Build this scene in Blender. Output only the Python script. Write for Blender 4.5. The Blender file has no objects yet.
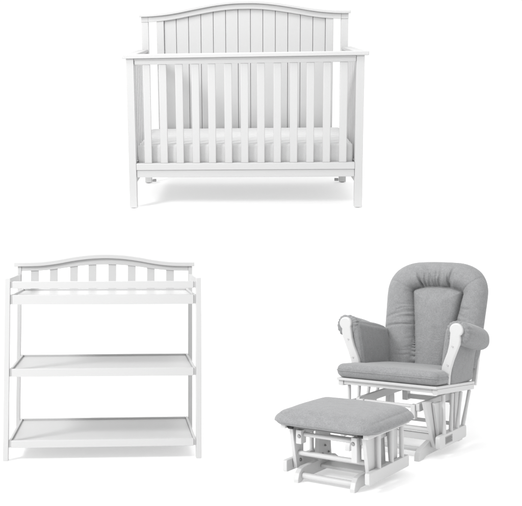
import bpy, bmesh, math, random
import numpy as np
from mathutils import Vector, Matrix, noise

scn = bpy.context.scene
COL = scn.collection
R = math.radians

# ------------------------------------------------------------------ camera
cam_d = bpy.data.cameras.new('camera')
cam = bpy.data.objects.new('camera', cam_d)
COL.objects.link(cam)
cam_d.sensor_width = 36.0
cam_d.lens = 63.1231
cam_d.shift_x = 0.16406
cam_d.shift_y = -0.13569
cam_d.clip_end = 200
cam.location = (0, 0, 1.0809)
cam.rotation_euler = (R(90 + 3.4655), 0, 0)
scn.camera = cam

# ------------------------------------------------------------------ light
WORLD_STRENGTH = 1.02
world = bpy.data.worlds.new('World')
scn.world = world
world.use_nodes = True
bg = world.node_tree.nodes['Background']
bg.inputs['Color'].default_value = (1, 1, 1, 1)
bg.inputs['Strength'].default_value = WORLD_STRENGTH


def area_light(name, loc, target, size, power):
    d = bpy.data.lights.new(name, 'AREA')
    d.shape = 'RECTANGLE'
    d.size, d.size_y = size
    d.energy = power
    o = bpy.data.objects.new(name, d)
    o.location = loc
    o.rotation_euler = (Vector(target) - Vector(loc)).to_track_quat('-Z', 'Y').to_euler()
    COL.objects.link(o)
    return o


area_light('softbox_key', (-3.8, 1.7, 3.7), (0.6, 5.1, 0.6), (1.2, 1.2), 235)
area_light('fill_front', (-0.9, -1.6, 2.3), (0.2, 5.0, 0.8), (2.2, 1.6), 12)  # unseen fill lamp, added to brighten the front-facing surfaces
area_light('softbox_top', (0.3, 4.3, 4.2), (0.4, 4.7, 0.4), (2.6, 1.6), 68)

vs = scn.view_settings
vs.view_transform = 'Standard'
vs.look = 'None'
vs.exposure = 0.0
vs.gamma = 1.0
scn.cycles.max_bounces = 8
scn.cycles.diffuse_bounces = 6

# ------------------------------------------------------------------ materials
def new_mat(name):
    m = bpy.data.materials.new(name)
    m.use_nodes = True
    nt = m.node_tree
    b = nt.nodes['Principled BSDF']
    return m, nt, b


def mat_paint(name, col, rough=0.42, bump=0.05, scale=60, stretch=(1, 1, 6)):
    m, nt, b = new_mat(name)
    tc = nt.nodes.new('ShaderNodeTexCoord')
    mp = nt.nodes.new('ShaderNodeMapping')
    mp.inputs['Scale'].default_value = stretch
    n = nt.nodes.new('ShaderNodeTexNoise')
    n.inputs['Scale'].default_value = scale
    n.inputs['Detail'].default_value = 4
    nt.links.new(tc.outputs['Object'], mp.inputs['Vector'])
    nt.links.new(mp.outputs['Vector'], n.inputs['Vector'])
    mr = nt.nodes.new('ShaderNodeMapRange')
    mr.inputs['To Min'].default_value = 0.975
    mr.inputs['To Max'].default_value = 1.02
    nt.links.new(n.outputs['Fac'], mr.inputs['Value'])
    mx = nt.nodes.new('ShaderNodeMix')
    mx.data_type = 'RGBA'
    mx.blend_type = 'MULTIPLY'
    mx.inputs['Factor'].default_value = 1.0
    mx.inputs['A'].default_value = (*col, 1)
    nt.links.new(mr.outputs['Result'], mx.inputs['B'])
    nt.links.new(mx.outputs['Result'], b.inputs['Base Color'])
    bp = nt.nodes.new('ShaderNodeBump')
    bp.inputs['Strength'].default_value = bump
    bp.inputs['Distance'].default_value = 0.002
    nt.links.new(n.outputs['Fac'], bp.inputs['Height'])
    nt.links.new(bp.outputs['Normal'], b.inputs['Normal'])
    b.inputs['Roughness'].default_value = rough
    b.inputs['Specular IOR Level'].default_value = 0.3
    return m


def mat_fabric(name, lo, hi, bump=0.5, sheen=0.25):
    m, nt, b = new_mat(name)
    tc = nt.nodes.new('ShaderNodeTexCoord')
    big = nt.nodes.new('ShaderNodeTexNoise')
    big.inputs['Scale'].default_value = 40
    big.inputs['Detail'].default_value = 6
    big.inputs['Roughness'].default_value = 0.65
    fine = nt.nodes.new('ShaderNodeTexNoise')
    fine.inputs['Scale'].default_value = 190
    fine.inputs['Detail'].default_value = 5
    fine.inputs['Roughness'].default_value = 0.7
    for n in (big, fine):
        nt.links.new(tc.outputs['Object'], n.inputs['Vector'])
    add = nt.nodes.new('ShaderNodeMath')
    add.operation = 'MULTIPLY_ADD'
    add.inputs[1].default_value = 0.72
    nt.links.new(fine.outputs['Fac'], add.inputs[0])
    mul = nt.nodes.new('ShaderNodeMath')
    mul.operation = 'MULTIPLY'
    mul.inputs[1].default_value = 0.28
    nt.links.new(big.outputs['Fac'], mul.inputs[0])
    nt.links.new(mul.outputs[0], add.inputs[2])
    cr = nt.nodes.new('ShaderNodeValToRGB')
    cr.color_ramp.elements[0].position = 0.36
    cr.color_ramp.elements[0].color = (*lo, 1)
    cr.color_ramp.elements[1].position = 0.64
    cr.color_ramp.elements[1].color = (*hi, 1)
    nt.links.new(add.outputs[0], cr.inputs['Fac'])
    nt.links.new(cr.outputs['Color'], b.inputs['Base Color'])
    bp = nt.nodes.new('ShaderNodeBump')
    bp.inputs['Strength'].default_value = bump
    bp.inputs['Distance'].default_value = 0.0012
    nt.links.new(fine.outputs['Fac'], bp.inputs['Height'])
    nt.links.new(bp.outputs['Normal'], b.inputs['Normal'])
    b.inputs['Roughness'].default_value = 0.95
    b.inputs['Specular IOR Level'].default_value = 0.1
    b.inputs['Sheen Weight'].default_value = sheen
    b.inputs['Sheen Roughness'].default_value = 0.4
    return m


M_CRIB = mat_paint('white_crib_paint', (0.49, 0.49, 0.49))
M_TABLE = mat_paint('white_table_paint', (0.495, 0.495, 0.495))
M_SHELF = mat_paint('shelf_board_paint', (0.50, 0.50, 0.50), stretch=(6, 1, 1))
M_CHAIR = mat_paint('white_glider_paint', (0.54, 0.54, 0.54))
M_GREY = mat_fabric('grey_velour', (0.197, 0.199, 0.202), (0.285, 0.287, 0.291))
M_MATTRESS = mat_fabric('white_mattress_cloth', (0.59, 0.59, 0.59), (0.64, 0.64, 0.64), bump=0.2, sheen=0.0)
M_PAPER_GLOW = mat_paint('backdrop_paper_glow', (0.71, 0.71, 0.71), rough=0.8, bump=0.0, scale=3, stretch=(1, 1, 1))
# even glow added to the sweep to lighten the shadows under the furniture
_pb = M_PAPER_GLOW.node_tree.nodes['Principled BSDF']
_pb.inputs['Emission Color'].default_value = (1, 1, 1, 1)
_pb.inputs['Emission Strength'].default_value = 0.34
M_STEEL, _nt, _b = new_mat('bolt_steel')
_b.inputs['Base Color'].default_value = (0.3, 0.3, 0.3, 1)
_b.inputs['Metallic'].default_value = 0.9
_b.inputs['Roughness'].default_value = 0.35
M_BLACK = mat_paint('black_plastic', (0.035, 0.035, 0.035), rough=0.5)
M_LABEL = mat_paint('grey_sticker', (0.3, 0.3, 0.3), rough=0.6, bump=0)
M_INK = mat_paint('sticker_print', (0.1, 0.1, 0.1), rough=0.6, bump=0)
M_DARKROD = mat_paint('steel_rod_grey', (0.2, 0.2, 0.2), rough=0.4)


# ------------------------------------------------------------------ mesh helpers
class MB:
    """collects shapes into one mesh"""

    def __init__(self):
        self.bm = bmesh.new()

    def _bevel(self, tmp, r, seg=2):
        if r > 0:
            bmesh.ops.bevel(tmp, geom=tmp.edges[:], offset=r, segments=seg, affect='EDGES', profile=0.5, clamp_overlap=True)

    def _merge(self, tmp):
        me = bpy.data.meshes.new('tmp')
        tmp.to_mesh(me)
        tmp.free()
        self.bm.from_mesh(me)
        bpy.data.meshes.remove(me)

    def box(self, x0, x1, y0, y1, z0, z1, r=0.002, mat=None):
        t = bmesh.new()
        bmesh.ops.create_cube(t, size=1)
        for v in t.verts:
            v.co = Vector(((x0 + x1) / 2 + v.co.x * (x1 - x0), (y0 + y1) / 2 + v.co.y * (y1 - y0), (z0 + z1) / 2 + v.co.z * (z1 - z0)))
            if mat is not None:
                v.co = mat @ v.co
        r = min(r, 0.3 * min(abs(x1 - x0), abs(y1 - y0), abs(z1 - z0)))
        self._bevel(t, r)
        self._merge(t)
        return self

    def prism(self, pts, axis, a0, a1, r=0.002):
        """pts: 2-D outline in the plane perpendicular to axis ('x': (y,z), 'y': (x,z), 'z': (x,y))"""
        t = bmesh.new()

        def mk(p, a):
            if axis == 'x':
                return Vector((a, p[0], p[1]))
            if axis == 'y':
                return Vector((p[0], a, p[1]))
            return Vector((p[0], p[1], a))
        lo = [t.verts.new(mk(p, a0)) for p in pts]
        hi = [t.verts.new(mk(p, a1)) for p in pts]
        n = len(pts)
        caps = [t.faces.new(lo[::-1]), t.faces.new(hi)]
        for i in range(n):
            t.faces.new((lo[i], lo[(i + 1) % n], hi[(i + 1) % n], hi[i]))
        bmesh.ops.recalc_face_normals(t, faces=t.faces[:])
        if r > 0:
            es = [e for f in caps for e in f.edges]
            bmesh.ops.bevel(t, geom=es, offset=r, segments=2, affect='EDGES', profile=0.5, clamp_overlap=True)
        big = [f for f in t.faces if len(f.verts) > 4]
        if big:
            bmesh.ops.triangulate(t, faces=big)
        self._merge(t)
        return self

    def tube(self, p0, p1, r0, r1=None, n=24, mids=()):
        r1 = r0 if r1 is None else r1
        p0, p1 = Vector(p0), Vector(p1)
        d = (p1 - p0)
        q = d.to_track_quat('Z', 'Y')
        t = bmesh.new()
        stops = [(0, r0 * 0.8), (0.003 / max(d.length, 1e-6), r0)] + list(mids) + [(1 - 0.003 / max(d.length, 1e-6), r1), (1, r1 * 0.8)]
        rings = []
        for s, rr in stops:
            c = p0 + d * s
            rings.append([t.verts.new(c + q @ Vector((rr * math.cos(2 * math.pi * k / n), rr * math.sin(2 * math.pi * k / n), 0))) for k in range(n)])
        for a, b in zip(rings, rings[1:]):
            for k in range(n):
                t.faces.new((a[k], a[(k + 1) % n], b[(k + 1) % n], b[k]))
        t.faces.new(rings[0][::-1])
        t.faces.new(rings[-1])
        self._merge(t)
        return self

    def build(self, name, mat, parent=None, smooth=True, angle=21):
        me = bpy.data.meshes.new(name)
        self.bm.to_mesh(me)
        self.bm.free()
        me.materials.append(mat)
        if smooth:
            for p in me.polygons:
                p.use_smooth = True
            me.set_sharp_from_angle(angle=R(angle))
        o = bpy.data.objects.new(name, me)
        COL.objects.link(o)
        o.parent = parent
        return o


def mesh_obj(name, verts, faces, mat, parent=None):
    me = bpy.data.meshes.new(name)
    me.from_pydata([tuple(v) for v in verts], [], faces)
    me.materials.append(mat)
    for p in me.polygons:
        p.use_smooth = True
    me.update()
    o = bpy.data.objects.new(name, me)
    COL.objects.link(o)
    o.parent = parent
    return o


def thing(name, label, cat, loc, rot=(0, 0, 0), scale=1.0, order='XYZ'):
    o = bpy.data.objects.new(name, None)
    o.empty_display_size = 0.1
    COL.objects.link(o)
    o.rotation_mode = order
    o.location = loc
    o.rotation_euler = rot
    o.scale = (scale,) * 3
    o['label'] = label
    o['category'] = cat
    return o


def catmull(xs, ys, x):
    x = max(xs[0], min(xs[-1], x))
    for i in range(len(xs) - 1):
        if x <= xs[i + 1]:
            break
    x0, x1 = xs[i], xs[i + 1]
    def slope(j):
        if j <= 0 or j >= len(xs) - 1:
            return 0.0
        return (ys[j + 1] - ys[j - 1]) / (xs[j + 1] - xs[j - 1])
    h = x1 - x0
    t = (x - x0) / h
    m0, m1 = slope(i) * h, slope(i + 1) * h
    return (2*t**3 - 3*t*t + 1) * ys[i] + (t**3 - 2*t*t + t) * m0 + (-2*t**3 + 3*t*t) * ys[i+1] + (t**3 - t*t) * m1


def rounded_cushion(name, x0, x1, y0, y1, z0, z1, r, mat, parent, bulge=0.01, n=48, warp=None, rz_=None):
    """closed cushion: a rounded box whose faces swell, with light fabric waviness"""
    t = bmesh.new()
    bmesh.ops.create_cube(t, size=2)
    bmesh.ops.subdivide_edges(t, edges=t.edges[:], cuts=n, use_grid_fill=True)
    hx, hy, hz = (x1 - x0) / 2, (y1 - y0) / 2, (z1 - z0) / 2
    c = Vector(((x0 + x1) / 2, (y0 + y1) / 2, (z0 + z1) / 2))
    rz_ = rz_ or min(r, hz)
    for v in t.verts:
        u = v.co.copy()
        p = Vector((u.x * hx, u.y * hy, u.z * hz))
        k = Vector((max(-hx + r, min(hx - r, p.x)), max(-hy + r, min(hy - r, p.y)), max(-hz + rz_, min(hz - rz_, p.z))))
        d = Vector(((p.x - k.x) / r, (p.y - k.y) / r, (p.z - k.z) / rz_))
        if d.length > 1e-6:
            # unit-cube corner direction -> unit sphere
            m = max(abs(d.x), abs(d.y), abs(d.z))
            d = d.normalized() * m
            p = k + Vector((d.x * r, d.y * r, d.z * rz_))
        fx, fy, fz = 1 - u.x * u.x, 1 - u.y * u.y, 1 - u.z * u.z
        p.z += (1 if u.z > 0 else -0.3) * bulge * fx ** 0.6 * fy ** 0.6 * min(1, abs(u.z)) ** 3
        p.y += (1 if u.y > 0 else -1) * bulge * 0.4 * fz * fx ** 0.5 * abs(u.y) ** 6
        p.x += (1 if u.x > 0 else -1) * bulge * 0.4 * fz * fy ** 0.5 * abs(u.x) ** 6
        nz = noise.noise(p * 9.0 + c * 3) * 0.0022 + noise.noise(p * 28.0 + c) * 0.0008
        p += p.normalized() * nz
        v.co = p + c
        if warp:
            v.co = Vector(warp(v.co))
    me = bpy.data.meshes.new(name)
    t.to_mesh(me)
    t.free()
    me.materials.append(mat)
    for p in me.polygons:
        p.use_smooth = True
    o = bpy.data.objects.new(name, me)
    COL.objects.link(o)
    o.parent = parent
    return o


# ------------------------------------------------------------------ backdrop: one paper sweep
CS = 1.0737
CRIB_LOC = (0.4394, 5.7916, 1.2666)
CRIB_TILT, CRIB_YAW = 0.2405, -0.0761


def build_backdrop():
    sy, cy_, cz_ = math.tan(CRIB_TILT), CRIB_LOC[1], CRIB_LOC[2]
    lip = -0.135
    zl = cz_ + lip * sy
    prof = [(-14.0, 0.0), (0, 0)]
    yw = cy_ + lip - 0.03          # the riser
    r = 0.16
    for k in range(13):
        a = math.pi / 2 * k / 12
        prof.append((yw - r + r * math.sin(a), r - r * math.cos(a)))
    r2 = 0.035
    ang = math.pi / 2 - CRIB_TILT
    # rounded lip between riser and slope
    ox, oz = yw + r2, zl - 0.045
    for k in range(9):
        a = math.pi - ang * k / 8
        prof.append((ox + r2 * math.cos(a), oz + r2 * math.sin(a)))
    # project the last point onto the slope line
    y_l = prof[-1][0] + 0.02
    prof.append((y_l + 0.02, cz_ + (y_l + 0.02 - cy_) * sy))
    for d in (0.5, 1, 2, 4, 9):
        prof.append((cy_ + d, cz_ + d * sy))
    c, s = math.cos(CRIB_YAW), math.sin(CRIB_YAW)
    xs = [-12, -6, -3, -1.5, 0, 1.5, 3, 6, 12]
    V, F = [], []
    for x in xs:
        for (y, z) in prof:
            ly = y - cy_
            V.append((CRIB_LOC[0] + x * c - ly * s, cy_ + x * s + ly * c, z))
    n = len(prof)
    for i in range(len(xs) - 1):
        for j in range(n - 1):
            F.append((i * n + j, (i + 1) * n + j, (i + 1) * n + j + 1, i * n + j + 1))
    o = mesh_obj('backdrop', V, F, M_PAPER_GLOW)
    o['kind'] = 'structure'
    return o


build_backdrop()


# ------------------------------------------------------------------ crib
def build_crib():
    c = thing('crib', 'white wooden baby crib with arched planked headboard and thirteen front slats', 'crib',
              CRIB_LOC, (CRIB_TILT, 0, CRIB_YAW), CS)
    H = 0.6815
    for s in (-1, 1):
        a, b = sorted((s * H, s * (H - 0.044)))
        leg = MB().box(a, b, 0, 0.044, 0.004, 0.8845).build('post', M_CRIB, c)
        MB().tube((s * (H - 0.022), 0.022, 0), (s * (H - 0.022), 0.022, 0.0045), 0.015).build('foot_glide', M_DARKROD, leg)
        a, b = sorted((s * 0.678, s * 0.633))
        leg = MB().box(a, b, 0.829, 0.867, 0.004, 1.086).build('post', M_CRIB, c)
        MB().tube((s * 0.655, 0.848, 0), (s * 0.655, 0.848, 0.0045), 0.017).build('foot_glide', M_BLACK, leg)
        MB().box(min(s * 0.628, s * 0.602), max(s * 0.628, s * 0.602), 0.822, 0.840, 0.012, 0.030).build('corner_bracket', M_STEEL, leg)
    # front gate
    MB().box(-0.704, 0.704, -0.016, 0.062, 0.885, 0.908, 0.004).build('top_rail', M_CRIB, c)
    MB().box(-0.636, 0.636, 0.008, 0.036, 0.8485, 0.8845, 0.003).box(-0.6365, 0.6365, 0.003, 0.040, 0.873, 0.8842, 0.003).build('rail_apron', M_CRIB, c)
    MB().box(-0.6368, 0.6368, 0.000, 0.040, 0.230, 0.269, 0.003).build('bottom_rail', M_CRIB, c)
    MB().box(-0.6366, 0.6366, 0.007, 0.036, 0.185, 0.2295, 0.003).build('bottom_rail', M_CRIB, c)
    for k in range(13):
        x = -0.566 + k * (0.5685 + 0.566) / 12
        MB().box(x - 0.022, x + 0.022, 0.012, 0.030, 0.2685, 0.849, 0.0035).build('slat', M_CRIB, c)
    # sides
    for s in (-1, 1):
        a, b = sorted((s * 0.702, s * 0.640))
        MB().box(a, b, 0.0622, 0.8288, 0.8845, 0.905, 0.004).build('side_rail', M_CRIB, c)
        a, b = sorted((s * 0.673, s * 0.645))
        MB().box(a, b, 0.044, 0.829, 0.849, 0.8843, 0.003).build('side_rail', M_CRIB, c)
        MB().box(a, b, 0.044, 0.829, 0.140, 0.262, 0.003).build('side_rail', M_CRIB, c)
        for k in range(8):
            y = 0.115 + k * 0.092
            a, b = sorted((s * 0.668, s * 0.650))
            MB().box(a, b, y - 0.021, y + 0.021, 0.2615, 0.8495, 0.0035).build('slat', M_CRIB, c)
    # arched headboard
    X = [0, .07, .142, .213, .283, .354, .424, .497, .566, .62, .69]
    Z = [1.2125, 1.2115, 1.206, 1.197, 1.1855, 1.173, 1.160, 1.149, 1.1422, 1.139, 1.1385]
    top = lambda x: catmull(X, Z, abs(x))

    def arch(x0, x1, dz0, dz1, n=72):
        xs = [x0 + (x1 - x0) * i / n for i in range(n + 1)]
        return [(x, top(x) - dz1) for x in xs] + [(x, top(x) - dz0) for x in reversed(xs)]
    MB().prism(arch(-0.69, 0.69, 0.0, 0.0185), 'y', 0.806, 0.884, 0.004).build('headboard_cap', M_CRIB, c)
    MB().prism(arch(-0.632, 0.632, 0.0185, 0.053), 'y', 0.823, 0.872, 0.003).build('headboard_rail', M_CRIB, c)
    for s in (-1, 1):    # the ends of the rail over the posts
        a, b = sorted((s * 0.679, s * 0.6322))
        MB().prism(arch(a, b, 0.0187, 0.0525, 6), 'y', 0.826, 0.870, 0.002).build('headboard_rail', M_CRIB, c)
    for s, a, b in ((-1, -0.577, -0.5295), (1, 0.533, 0.582)):
        pts = [(a, 0.2), (b, 0.2), (b, top(b) - 0.05), (a, top(a) - 0.05)]
        MB().prism(pts, 'y', 0.830, 0.866, 0.003).build('stile', M_CRIB, c)
    m = MB()
    n, x0, x1 = 13, -0.529, 0.5325
    w = (x1 - x0) / n
    for k in range(n):
        a, b = x0 + k * w + 0.0014, x0 + (k + 1) * w - 0.0014
        zt = max(top(a), top(b))
        xs = [a, (a + b) / 2, b]
        pts = [(a, 0.22), (b, 0.22)] + [(x, top(x) - 0.045) for x in reversed(xs)]
        m.prism(pts, 'y', 0.842, 0.856, 0.003)
    xs = [x0 + (x1 - x0) * i / 20 for i in range(21)]
    m.prism([(x0, 0.225), (x1, 0.225)] + [(x, top(x) - 0.05) for x in reversed(xs)], 'y', 0.8535, 0.861, 0)
    m.build('headboard_panel', M_CRIB, c)
    MB().box(-0.6328, 0.6328, 0.832, 0.865, 0.150, 0.2195, 0.003).build('bottom_rail', M_CRIB, c)
    MB().box(-0.632, 0.632, 0.045, 0.821, 0.185, 0.205, 0.002).build('mattress_support', M_CRIB, c)
    # mattress: its own thing, lying on the support
    rot = Matrix.Rotation(CRIB_YAW, 4, 'Z') @ Matrix.Rotation(CRIB_TILT, 4, 'X')
    p = Vector(CRIB_LOC) + rot @ (Vector((0, 0.42, 0.2055)) * CS)

    def quilt(v):
        g = 0.0
        if v.z > 0.12:
            g = 0.0035 * abs(math.sin(v.y * math.pi / 0.105)) ** 0.6
        if v.y < -0.30 and v.z < 0.15:
            v.y -= 0.0008 * abs(math.sin(v.x * math.pi / 0.0946 + 0.3))
        return (v.x, v.y, v.z + g)
    mt = rounded_cushion('crib_mattress', -0.628, 0.628, -0.370, 0.395, 0.0, 0.168, 0.016, M_MATTRESS, None, bulge=0.004, n=110, warp=quilt)
    mt.location = p
    mt.rotation_euler = (CRIB_TILT, 0, CRIB_YAW)
    mt.scale = (CS,) * 3
    mt['label'] = 'white quilted mattress lying inside the slatted crib'
    mt['category'] = 'mattress'
    return c


build_crib()


# ------------------------------------------------------------------ changing table
def build_table():
    t = thing('changing_table', 'white open changing table with three trays and arched slatted back', 'changing table',
              (-0.3534, 4.530, 0), (0, 0, 0.0606))
    W, D = 0.4825, 0.5388
    for s in (-1, 1):
        a, b = sorted((s * W, s * (W - 0.026)))
        MB().box(a, b, 0, 0.030, 0.0, 0.882, 0.0025).build('post', M_TABLE, t)
        a, b = sorted((s * (W - 0.002), s * (W - 0.024)))
        MB().box(a, b, D, D + 0.028, 0.0, 0.9215, 0.0025).build('post', M_TABLE, t)
        a, b = sorted((s * (W - 0.003), s * (W - 0.021)))
        MB().box(a, b, 0.0302, D - 0.0002, 0.838, 0.880, 0.002).build('side_guard', M_TABLE, t)
    # front guard rail
    MB().box(-0.4438, 0.4438, 0.002, 0.020, 0.831, 0.866, 0.002).box(-0.4563, 0.4563, 0.008, 0.018, 0.833, 0.864, 0.001).build('front_guard', M_TABLE, t)

    def tray(z0, z1, name):
        base = MB()
        base.box(-0.4435, 0.4435, 0.0195, D + 0.006, z1 - 0.018, z1 - 0.009, 0.001)
        pan = base.build(name, M_SHELF, t)
        MB().box(-0.4440, 0.4440, 0.001, 0.0192, z0, z1, 0.002).build('tray_edge', M_TABLE, pan)
        MB().box(-0.4440, 0.4440, D + 0.0065, D + 0.024, z0, z1, 0.002).build('tray_edge', M_TABLE, pan)
        for s in (-1, 1):
            a, b = sorted((s * 0.4562, s * 0.4442))
            MB().box(a, b, 0.008, D + 0.018, z0 + 0.001, z1 + 0.001, 0.002).build('tray_edge', M_TABLE, pan)
    tray(0.753, 0.800, 'top_tray')
    tray(0.403, 0.441, 'shelf')
    tray(0.062, 0.0965, 'shelf')
    X = [0, .038, .09, .143, .195, .248, .302, .355, .407, .507]
    Z = [.989, .988, .985, .979, .971, .961, .953, .9475, .9455, .945]
    top = lambda x: catmull(X, Z, abs(x))

    def arch(x0, x1, dz0, dz1, n=60):
        xs = [x0 + (x1 - x0) * i / n for i in range(n + 1)]
        return [(x, top(x) - dz1) for x in xs] + [(x, top(x) - dz0) for x in reversed(xs)]
    MB().prism(arch(-0.500, 0.492, 0, 0.023), 'y', D - 0.012, D + 0.036, 0.003).build('crest_cap', M_TABLE, t)

    def bot(x):
        return 0.898 + (top(x) - 0.945) * 0.035 / 0.044
    xs = [-0.458 + 0.916 * i / 60 for i in range(61)]
    MB().prism([(x, bot(x)) for x in xs] + [(x, top(x) - 0.0232) for x in reversed(xs)], 'y', D + 0.002, D + 0.024, 0.002).build('crest_rail', M_TABLE, t)
    for x in (-.387, -.283, -.173, -.0715, .038, .145, .251, .3575):
        MB().box(x - 0.0215, x + 0.0215, D + 0.007, D + 0.019, 0.795, bot(x) + 0.008, 0.002).build('slat', M_TABLE, t)


build_table()


# ------------------------------------------------------------------ shared glider bits
def bolt(x, y, z, s, parent, r=0.008, mat=None):
    m = MB()
    m.tube((x, y, z), (x + s * 0.004, y, z), r, n=24)
    m.tube((x + s * 0.004, y, z), (x + s * 0.007, y, z), r * 0.55, n=6)
    return m.build('bolt', mat or M_STEEL, parent)


def side_outline(y0, y1, z0, z1, r=0.012, n=4):
    """rounded rectangle in (y, z)"""
    pts = []
    for cy, cz, a0 in ((y1 - r, z1 - r, 0), (y0 + r, z1 - r, 90), (y0 + r, z0 + r, 180), (y1 - r, z0 + r, 270)):
        for k in range(n + 1):
            a = R(a0 + 90 * k / n)
            pts.append((cy + r * math.cos(a), cz + r * math.sin(a)))
    return pts


# ------------------------------------------------------------------ ottoman
PSI = 0.6340


def build_ottoman():
    o = thing('ottoman', 'low gliding footstool with grey velour cushion in front of the armchair', 'ottoman',
              (0.6477, 4.0408, 0), (0, 0, -PSI))
    # fixed base
    for s in (-1, 1):
        xi, xo = s * 0.123, s * 0.147
        a, b = sorted((xi, xo))
        pts = [(-0.012, 0.0), (0.02, 0.0), (0.045, 0.010), (0.34, 0.010), (0.365, 0.0), (0.395, 0.0), (0.40, 0.012), (0.385, 0.045),
               (0.355, 0.062), (0.05, 0.062), (0.020, 0.056), (0.0, 0.040), (-0.012, 0.014)]
        run = MB().prism(pts, 'x', a, b, 0.003).build('base_runner', M_CHAIR, o)
        up = [(0.185, 0.058), (0.315, 0.058), (0.300, 0.226), (0.195, 0.226)]
        u = MB().prism(up, 'x', a + 0.0005, b - 0.0005, 0.003).build('upright', M_CHAIR, o)
        for yy, zz in ((0.22, 0.085), (0.28, 0.085), (0.245, 0.12)):
            bolt(s * 0.1225, yy, zz, -s, u, 0.005)
        a2, b2 = sorted((s * 0.1475, s * 0.166))
        hb = MB().prism(side_outline(0.045, 0.335, 0.190, 0.226, 0.008), 'x', a2, b2, 0.002).build('hanger_bar', M_CHAIR, o)
        bolt(s * 0.120, 0.06, 0.205, -s, hb, 0.007)
        # swinging arms, front and rear
        for (yt0, yt1, yb0, yb1) in ((0.018, 0.125, 0.058, 0.118), (0.275, 0.36, 0.30, 0.355)):
            a3, b3 = sorted((s * 0.1665, s * 0.1845))
            pl = MB().prism([(yb0, 0.045), (yb1, 0.045), (yt1, 0.226), (yt0, 0.226)], 'x', a3, b3, 0.003).build('swing_arm', M_CHAIR, o)
            bolt(s * 0.1663, (yb0 + yb1) / 2, 0.078, -s, pl, 0.008)
            bolt(s * 0.1663, (yt0 + yt1) / 2, 0.202, -s, pl, 0.008)
    # end blocks hanging at the front
    for s in (-1, 1):
        a, b = sorted((s * 0.120, s * 0.1474))
        e = MB().box(a, b, 0.012, 0.0605, 0.120 if s > 0 else 0.165, 0.226, 0.003).build('front_block', M_CHAIR, o)
        MB().tube((s * 0.13, 0.0125, 0.2), (s * 0.13, 0.007, 0.2), 0.008, n=24).build('bolt', M_STEEL, e)
    # cross rods
    for (y, z, r) in ((0.030, 0.026, 0.0135), (0.075, 0.112, 0.0115), (0.375, 0.030, 0.0135), (0.30, 0.150, 0.010)):
        e = 0.167 if z == 0.112 else 0.125
        MB().tube((-e, y, z), (e, y, z), r).build('cross_rod', M_CHAIR, o)
    MB().tube((-0.120, 0.040, 0.205), (0.120, 0.040, 0.205), 0.010).build('cross_rod', M_CHAIR, o)
    MB().tube((-0.165, 0.026, 0.2335), (0.185, 0.026, 0.2335), 0.0035).build('shade_rod', M_DARKROD, o)  # thin rod, its dark tone standing in for shade under the cushion
    MB().box(-0.122, 0.122, 0.200, 0.300, 0.028, 0.042, 0.002).build('base_board', M_CHAIR, o)
    # gliding sides
    for s in (-1, 1):
        a, b = sorted((s * 0.187, s * 0.209))
        MB().prism(side_outline(0.0, 0.432, 0.036, 0.088, 0.010), 'x', a, b, 0.003).build('side_board', M_CHAIR, o)
        for y in (0.120, 0.256, 0.372):
            MB().tube((s * 0.198, y, 0.084), (s * 0.198, y, 0.236), 0.0105).build('spindle', M_CHAIR, o)
        a, b = sorted((s * 0.186, s * 0.212))
        MB().box(a, b, -0.012, 0.440, 0.2295, 0.2495, 0.004).build('seat_rail', M_CHAIR, o)
    MB().box(-0.185, 0.185, 0.045, 0.430, 0.236, 0.2495, 0.002).build('seat_board', M_CHAIR, o)
    MB().tube((0.156, 0.006, 0.238), (0.178, 0.006, 0.238), 0.0085).build('end_cap', M_BLACK, o)
    MB().tube((-0.182, 0.006, 0.236), (-0.158, 0.006, 0.236), 0.0085).build('end_cap', M_BLACK, o)

    def warp(v):
        # domed pad stretched over a board: widest at its lower edge
        if v.z < 0.262:
            k = min(1.0, (0.262 - v.z) / 0.02)
            return (v.x * (1 - 0.03 * k), 0.208 + (v.y - 0.208) * (1 - 0.03 * k), 0.262 - 0.012 * k ** 2)
        return (v.x, v.y, v.z)
    rounded_cushion('seat_cushion', -0.252, 0.246, -0.044, 0.462, 0.210, 0.308, 0.074, M_GREY, o, bulge=0.014, n=72, warp=warp, rz_=0.049)


build_ottoman()


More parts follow.
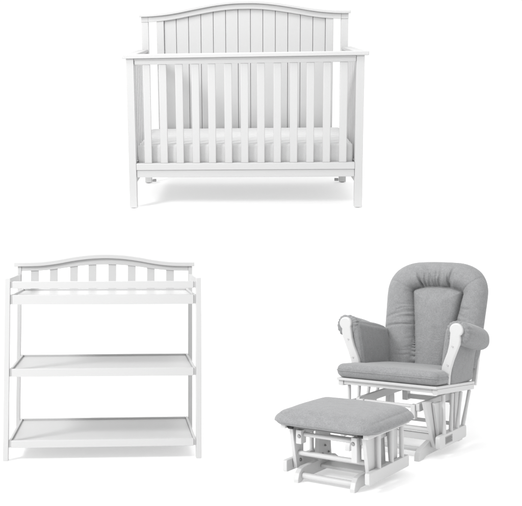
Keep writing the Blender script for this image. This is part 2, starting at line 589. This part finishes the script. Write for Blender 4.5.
# ------------------------------------------------------------------ glider armchair
def build_chair():
    g = thing('glider_armchair', 'white framed gliding armchair with padded grey velour back and arms', 'armchair',
              (1.0547, 4.6554, 0), (0, 0, -PSI))
    sl = 0.042 / 0.55            # seat slopes down to the back
    zt = lambda y: 0.357 - sl * y
    # fixed base
    for s in (-1, 1):
        a, b = sorted((s * 0.170, s * 0.196))
        pts = [(-0.062, 0.0), (0.0, 0.0), (0.03, 0.010), (0.47, 0.010), (0.50, 0.0), (0.555, 0.0), (0.56, 0.018), (0.54, 0.05), (0.50, 0.074),
               (0.12, 0.078), (0.07, 0.070), (-0.025, 0.052), (-0.050, 0.040), (-0.060, 0.02)]
        MB().prism(pts, 'x', a, b, 0.003).build('base_runner', M_CHAIR, g)
        MB().prism([(0.44, 0.0745), (0.525, 0.0745), (0.515, 0.262), (0.455, 0.262)], 'x', a + 0.0005, b - 0.0005, 0.003).build('upright', M_CHAIR, g)
        a2, b2 = sorted((s * 0.150, s * 0.1695))
        hb = MB().prism(side_outline(0.02, 0.62, 0.222, 0.262, 0.010), 'x', a2, b2, 0.003).build('hanger_bar', M_CHAIR, g)
        bolt(s * 0.1497, 0.06, 0.242, -s, hb, 0.009)
        MB().box(min(s * 0.126, s * 0.1495), max(s * 0.126, s * 0.1495), 0.010, 0.045, 0.185, 0.256, 0.003).build('front_block', M_CHAIR, g)
        MB().box(min(s * 0.12, s * 0.1495), max(s * 0.12, s * 0.1495), 0.573, 0.6255, 0.172, 0.256, 0.003).build('rear_block', M_CHAIR, g)
        for (yt0, yt1, yb0, yb1) in ((-0.022, 0.085, 0.098, 0.150),):
            a3, b3 = sorted((s * 0.1965, s * 0.2165))
            pl = MB().prism([(yb0, 0.040), (yb1, 0.040), (yt1 + 0.0, 0.272 + (0 if s > 0 else -0.035)), (yt0, 0.279 + (0 if s > 0 else -0.035))], 'x', a3, b3, 0.003).build('swing_arm', M_CHAIR, g)
            bolt(s * 0.2167, (yb0 + yb1) / 2, 0.07, s, pl, 0.008)
            a4, b4 = sorted((s * 0.218, s * 0.234))
            MB().prism([(yb0 + 0.02, 0.052), (yb1 + 0.035, 0.052), (yt1 + 0.07, 0.262 + (0 if s > 0 else -0.03)), (yt1 - 0.03, 0.266 + (0 if s > 0 else -0.03))], 'x', a4, b4, 0.003).build('swing_arm', M_CHAIR, g)
    for (y, z, r) in ((0.035, 0.038, 0.0115), (0.085, 0.128, 0.0125), (0.52, 0.035, 0.0115)):
        e = 0.172 if z < 0.06 else 0.197
        MB().tube((-e, y, z), (e, y, z), r).build('cross_rod', M_CHAIR, g)
    MB().box(-0.1495, 0.1495, 0.590, 0.612, 0.180, 0.206, 0.003).build('cross_rail', M_CHAIR, g)
    MB().box(-0.1704, 0.1704, 0.480, 0.500, 0.082, 0.100, 0.003).build('cross_rail', M_CHAIR, g)
    MB().tube((-0.126, 0.028, 0.246), (0.126, 0.028, 0.246), 0.009).build('cross_rod', M_CHAIR, g)
    MB().box(-0.1963, 0.1963, 0.100, 0.116, 0.072, 0.106, 0.002).build('base_board', M_CHAIR, g)
    # gliding sides
    for s in (-1, 1):
        a, b = sorted((s * 0.243, s * 0.266))
        sb = MB().prism(side_outline(0.030, 0.415, 0.048, 0.110, 0.014), 'x', a, b, 0.003).build('side_board', M_CHAIR, g)
        if s > 0:
            st = MB().box(0.2662, 0.2668, 0.105, 0.205, 0.062, 0.098, 0).build('sticker', M_LABEL, sb)
            m = MB()
            for q in range(4):
                m.box(0.2669, 0.2671, 0.113, 0.197 - 0.008 * (q % 2), 0.069 + 0.0065 * q, 0.0715 + 0.0065 * q, 0)
            m.build('print', M_INK, st)
        for yt, yb in ((0.12, 0.12), (0.245, 0.215), (0.375, 0.305), (0.505, 0.392)):
            MB().tube((s * 0.2545, yb, 0.105), (s * 0.2545, yt, zt(yt) - 0.045), 0.010, 0.0095, mids=((0.2, 0.0105), (0.6, 0.0085))).build('spindle', M_CHAIR, g)
    # seat frame (sloping)
    sh = Matrix(((1, 0, 0, 0), (0, 1, 0, 0), (0, -sl, 1, 0), (0, 0, 0, 1)))
    MB().box(-0.266, 0.266, -0.004, 0.560, 0.343, 0.357, 0.003, sh).build('seat_board', M_CHAIR, g)
    for s in (-1, 1):
        a, b = sorted((s * 0.2655, s * 0.238))
        MB().box(a, b, 0.014, 0.550, 0.316, 0.3428, 0.003, sh).build('seat_rail', M_CHAIR, g)
    MB().box(-0.2375, 0.2375, 0.020, 0.040, 0.322, 0.3428, 0.003, sh).build('seat_rail', M_CHAIR, g)
    # arm posts with scrolled heads
    for s in (-1, 1):
        hx, hz, hr = 0.303, 0.618, 0.034
        pts = []
        for k in range(19):           # head, from the outer neck round to the inner neck
            a = R(-55 + 262 * k / 18)
            pts.append((hx + hr * math.cos(a), hz + hr * math.sin(a)))
        pts += [(0.2695, 0.575), (0.266, 0.545), (0.256, 0.505), (0.240, 0.465), (0.2265, 0.43), (0.222, 0.39), (0.222, zt(0.19))]
        pts += [(0.262, zt(0.19)), (0.2655, 0.385), (0.272, 0.42), (0.286, 0.465), (0.304, 0.51), (0.3185, 0.545), (0.324, 0.572)]
        MB().prism([(s * x, z) for x, z in pts], 'y', 0.178, 0.204, 0.006).build('arm_post', M_CHAIR, g)
        MB().box(min(s * .238, s * .262), max(s * .238, s * .262), 0.0, 0.024, 0.0, 0.27, 0.003,
                 Matrix.Translation((0, 0.582, 0.295)) @ Matrix.Rotation(R(-24), 4, 'X')).build('back_post', M_CHAIR, g)
        for zz in (0.44, 0.535):
            x_in = 0.236 if zz < 0.5 else 0.263
            MB().tube((s * (x_in + 0.022), 0.1775, zz), (s * (x_in + 0.022), 0.1755, zz), 0.004).build('screw_cover', M_CHAIR, g)
    # seat cushion
    def slope(v):
        k = max(0.0, min(1.0, (v.y - 0.145) / 0.045))
        k = k * k * (3 - 2 * k)
        return (v.x * (1 - 0.20 * k), v.y, v.z - sl * v.y)
    sc = rounded_cushion('seat_cushion', -0.268, 0.272, -0.012, 0.520, 0.3572, 0.428, 0.034, M_GREY, g, bulge=0.006, n=64, warp=slope, rz_=0.03)
    # piping round the cushion at half height
    path = []
    for cx_, cy_, a0 in ((0.272 - 0.034, 0.520 - 0.034, 0), (-0.268 + 0.034, 0.520 - 0.034, 90), (-0.268 + 0.034, 0.022, 180), (0.272 - 0.034, 0.022, 270)):
        for k in range(9):
            a = R(a0 + 90 * k / 8)
            path.append(Vector((cx_ + 0.0365 * math.cos(a), cy_ + 0.0365 * math.sin(a), 0.3945)))
    dense = []
    for i in range(len(path)):
        p, q = path[i], path[(i + 1) % len(path)]
        n_ = max(1, int((q - p).length / 0.02))
        for k in range(n_):
            dense.append(Vector(slope(p.lerp(q, k / n_))))
    V, F = [], []
    n_ = len(dense)
    for i, p in enumerate(dense):
        tg = (dense[(i + 1) % n_] - dense[i - 1]).normalized()
        nx_ = tg.cross(Vector((0, 0, 1))).normalized()
        for k in range(8):
            a = 2 * math.pi * k / 8
            V.append(p + nx_ * (0.0032 * math.cos(a)) + Vector((0, 0, 0.0032 * math.sin(a))))
    for i in range(n_):
        for k in range(8):
            F.append((i * 8 + k, i * 8 + (k + 1) % 8, ((i + 1) % n_) * 8 + (k + 1) % 8, ((i + 1) % n_) * 8 + k))
    mesh_obj('piping', V, F, M_GREY, sc)
    # armrest roll + inner arm panel
    def arm_roll(s):
        ns, nt = 72, 208
        V, F = [], []
        for i in range(ns + 1):
            u = i / ns
            y = 0.196 + 0.328 * u
            e0 = (1.0 + 0.07 * math.exp(-(u / 0.12) ** 2)) * (0.62 + 0.38 * math.sqrt(max(0.0, 1 - max(0.0, 1 - u / 0.085) ** 2)))
            tail = max(0.0, (u - 0.80) / 0.20)
            e1 = math.sqrt(max(0.0, 1 - tail ** 2))
            e = max(0.03, e0 * e1)
            swell = 1 + 0.06 * math.sin(math.pi * u)
            cx = 0.302 + 0.014 * math.sin(math.pi * min(1, u * 1.3) / 2)
            cz = 0.606 - 0.066 * u
            rx, rzv = 0.060 * e * swell, 0.058 * e * swell
            for j in range(nt):
                a = 2 * math.pi * j / nt
                ca, sa = math.cos(a), math.sin(a)
                w = math.exp(-((u - 0.02) / 0.15) ** 2) * 0.0048 * (0.65 + 0.35 * math.sin(a * 5 + s)) * (0.5 + 0.5 * math.sin(a * 18 + 1.6 * math.sin(a * 3 + s)))
                k = 1 - w / 0.055 + 0.02 * noise.noise(Vector((ca * 1.5, sa * 1.5, u * 5 + s * 3)))
                x = cx + rx * k * math.copysign(abs(ca) ** 0.88, ca)
                z = cz + rzv * k * math.copysign(abs(sa) ** 0.88, sa)
                V.append((s * x, y, z))
        for i in range(ns):
            for j in range(nt):
                q = (i * nt + j, i * nt + (j + 1) % nt, (i + 1) * nt + (j + 1) % nt, (i + 1) * nt + j)
                F.append(q if s < 0 else q[::-1])
        F.append(tuple(range(nt)) if s > 0 else tuple(range(nt))[::-1])
        F.append(tuple(ns * nt + j for j in range(nt))[::-1] if s > 0 else tuple(ns * nt + j for j in range(nt)))
        return mesh_obj('armrest_pad', V, F, M_GREY, g)
    for s in (-1, 1):
        pad = arm_roll(s)
        a, b = sorted((s * 0.206, s * 0.262))
        def lean(v, s=s):
            k = (v.z - 0.36) / 0.26
            return (v.x + s * 0.032 * max(0, k) ** 1.3, v.y, v.z - 0.16 * (v.y - 0.2) * max(0, min(1, k)))
        rounded_cushion('arm_panel', a, b, 0.2045, 0.600 if s < 0 else 0.560, 0.320, 0.635, 0.024, M_GREY, g, bulge=0.012, n=40, warp=lean)
    build_back(g)


def build_back(g):
    """padded back: a horseshoe roll round a centre panel, one closed mesh with the seam between them"""
    tl = R(19)
    half = [(0.255, 0.375), (0.274, 0.46), (0.280, 0.56), (0.285, 0.66), (0.289, 0.75), (0.287, 0.795), (0.273, 0.842),
            (0.242, 0.886), (0.196, 0.916), (0.142, 0.933), (0.08, 0.9385), (0.0, 0.940)]
    # dense smooth outline
    pts = []
    def cr(p0, p1, p2, p3, t):
        return tuple(0.5 * ((2 * p1[i]) + (-p0[i] + p2[i]) * t + (2*p0[i] - 5*p1[i] + 4*p2[i] - p3[i]) * t*t + (-p0[i] + 3*p1[i] - 3*p2[i] + p3[i]) * t**3) for i in (0, 1))
    full = half + [(-x, z) for x, z in reversed(half[:-1])]
    for i in range(len(full) - 1):
        p0 = full[max(i - 1, 0)]; p3 = full[min(i + 2, len(full) - 1)]
        for k in range(14):
            pts.append(cr(p0, full[i], full[i + 1], p3, k / 14))
    pts.append(full[-1])
    n_b = 30
    a, b = pts[-1], pts[0]
    for k in range(1, n_b):
        pts.append((a[0] + (b[0] - a[0]) * k / n_b, a[1] + (b[1] - a[1]) * k / n_b))
    OUT = np.array(pts)
    # inner panel outline
    ox = 0.012
    inner = [(0.090, 0.30), (0.100, 0.45), (0.118, 0.60), (0.138, 0.72), (0.146, 0.765), (0.140, 0.779), (0.110, 0.790), (0.06, 0.799), (0.0, 0.802)]
    inner = [(x + ox, z) for x, z in inner] + [(-x + ox, z) for x, z in reversed(inner[:-1])]
    IN = []
    for i in range(len(inner) - 1):
        seg = math.hypot(inner[i + 1][0] - inner[i][0], inner[i + 1][1] - inner[i][1])
        nk = max(4, int(seg / 0.0013))
        for k in range(nk):
            t = k / nk
            IN.append((inner[i][0] * (1 - t) + inner[i + 1][0] * t, inner[i][1] * (1 - t) + inner[i + 1][1] * t))
    IN = np.array(IN)
    poly = np.array(inner)

    def inside(P):
        c = np.zeros(len(P), bool)
        j = len(poly) - 1
        for i in range(len(poly)):
            xi, zi = poly[i]; xj, zj = poly[j]
            cond = ((zi > P[:, 1]) != (zj > P[:, 1])) & (P[:, 0] < (xj - xi) * (P[:, 1] - zi) / (zj - zi + 1e-12) + xi)
            c ^= cond
            j = i
        return c
    nr = 150
    nth = len(OUT)
    cen = np.array([0.0, 0.62])
    rad = 1 - (1 - np.linspace(0, 1, nr + 1)[1:]) ** 1.25
    P = (cen[None, None, :] + rad[:, None, None] * (OUT - cen)[None, :, :]).reshape(-1, 2)
    P = np.vstack([cen[None, :], P])
    OUT2 = OUT[OUT[:, 1] > 0.376]
    def dist(P, Q):
        d = np.full(len(P), 9.0); idx = np.zeros(len(P), int)
        for s0 in range(0, len(P), 4000):
            D = np.sqrt(((P[s0:s0 + 4000, None, :] - Q[None, :, :]) ** 2).sum(2))
            idx[s0:s0 + 4000] = D.argmin(1)
            d[s0:s0 + 4000] = D.min(1)
        return d, idx
    do, io = dist(P, OUT2)
    di, ii = dist(P, IN)
    ins = inside(P)
    depth = np.zeros(len(P))
    t = do / (do + di + 1e-9)
    border = 0.020 + 0.058 * np.power(np.clip(1 - np.abs(2 * t - 0.95) ** 2.3, 0, 1), 0.62) - 0.020 * (1 - np.clip(do / 0.02, 0, 1))
    groove = 0.004
    border = np.where(t > 0.5, groove + (border - 0.0) * 0 + (0.078 - groove) * np.power(np.clip(1 - ((t - 0.5) / 0.5) ** 2.4, 0, 1), 0.62), border)
    border = np.where(t <= 0.5, 0.078 * np.power(np.clip(1 - ((0.5 - t) / 0.5) ** 2.4, 0, 1), 0.55), border)
    panel = groove + 0.036 * (1 - np.exp(-di / 0.009)) + 0.042 * (1 - np.exp(-di / 0.055))
    depth = np.where(ins, panel, border)
    # gathers running across the roll from the seam
    s_arc = IN[ii]
    rng = random.Random(4)
    folds = []
    for k in range(74):
        q = rng.random()
        if q < 0.32:      # top centre
            folds.append((rng.uniform(-0.105, 0.085) + ox, 0.797, rng.uniform(0.003, 0.0055), rng.uniform(0.006, 0.013), rng.uniform(0.5, 0.95)))
        else:
            sd = -1 if q < 0.66 else 1
            z = rng.uniform(0.42, 0.74) if sd < 0 else rng.uniform(0.45, 0.72)
            folds.append((sd * (0.09 + 0.05 * (z - 0.42) / 0.34) + ox, z, rng.uniform(0.005, 0.010), rng.uniform(0.003, 0.007), rng.uniform(0.25, 0.85)))
    crease = np.zeros(len(P))
    for fx, fz, w, amp, reach in folds:
        dd = np.sqrt((s_arc[:, 0] - fx) ** 2 + (s_arc[:, 1] - fz) ** 2)
        sgn = np.where(s_arc[:, 1] > 0.775, s_arc[:, 0] - fx, s_arc[:, 1] - fz)
        bend = 0.010 * np.sin(di * 40 + fx * 90)
        across = np.exp(-((sgn + bend * 0.5) / w) ** 2) * (dd < 0.06)
        along = np.clip(1 - (di / (reach * 0.14)), 0, 1) ** 0.8
        crease += amp * across * along
    crease = np.where(ins, 0.10 * crease * (di < 0.03), crease)
    # corner seams of the roll and long pulls across the left side
    for (x0, z0, x1, z1, amp, w) in ((ox + 0.146, 0.775, 0.262, 0.86, 0.007, 0.0045), (ox - 0.146, 0.775, -0.25, 0.83, 0.003, 0.006),
                                     (-0.12, 0.655, -0.265, 0.615, 0.006, 0.006), (-0.11, 0.585, -0.26, 0.565, 0.008, 0.005),
                                     (-0.12, 0.68, -0.20, 0.66, 0.004, 0.005), (0.14, 0.60, 0.262, 0.57, 0.004, 0.007), (0.135, 0.64, 0.24, 0.62, 0.003, 0.006),
                                     (0.125, 0.55, 0.25, 0.53, 0.004, 0.006)):
        A = np.array([x0, z0]); B = np.array([x1, z1]); AB = B - A
        tt = ((P - A) @ AB) / (AB @ AB)
        C_ = A + np.clip(tt, 0, 1)[:, None] * AB
        C_[:, 1] += 0.006 * np.sin(np.clip(tt, 0, 1) * 3.14)
        dd = np.sqrt(((P - C_) ** 2).sum(1))
        crease += amp * np.exp(-(dd / w) ** 2) * np.where(ins, 0, 1)
    depth -= crease * np.clip(depth / 0.05, 0, 1)
    # soft broad unevenness
    nz = np.array([noise.noise(Vector((p[0] * 11, p[1] * 11, 3.1))) * 0.0035 + noise.noise(Vector((p[0] * 30, p[1] * 24, 1.1))) * 0.0012 for p in P])
    depth += nz * np.clip(depth / 0.05, 0, 1)
    # horizontal puckers in the lower panel
    puck = np.where(ins, 0.0006 * np.exp(-((P[:, 1] - 0.47) / 0.07) ** 2) * np.sin(P[:, 1] * 260 + 9 * np.sin(P[:, 0] * 31) + 5 * np.sin(P[:, 1] * 60)) * np.clip(di / 0.02, 0, 1), 0)
    depth += puck
    back = 0.034 * np.power(np.clip(do / 0.05, 0, 1), 0.5)
    base = np.array([0, 0.600, 0.36])

    def place(p, d):
        h = (p[1] - 0.36) / math.cos(tl)
        return (p[0], 0.600 + h * math.sin(tl) - d * math.cos(tl), 0.36 + h * math.cos(tl) + d * math.sin(tl) * 0.35)
    V = [place(P[i], depth[i]) for i in range(len(P))]
    nF = len(V)
    V += [place(P[i], -back[i]) for i in range(len(P))]
    F = []
    def vid(r, j, side):
        j %= nth
        return side * nF + (0 if r == 0 else 1 + (r - 1) * nth + j)
    for side in (0, 1):
        for r in range(nr):
            for j in range(nth):
                if r == 0:
                    q = (vid(0, 0, side), vid(1, j, side), vid(1, j + 1, side))
                else:
                    q = (vid(r, j, side), vid(r + 1, j, side), vid(r + 1, j + 1, side), vid(r, j + 1, side))
                F.append(q if side == 0 else q[::-1])
    for j in range(nth):
        F.append((vid(nr, j, 0), vid(nr, j, 1), vid(nr, j + 1, 1), vid(nr, j + 1, 0)))
    o = mesh_obj('back_cushion', V, F, M_GREY, g)
    bm = bmesh.new()
    bm.from_mesh(o.data)
    bmesh.ops.remove_doubles(bm, verts=bm.verts[:], dist=1e-5)
    bmesh.ops.recalc_face_normals(bm, faces=bm.faces[:])
    bm.to_mesh(o.data)
    bm.free()


build_chair()
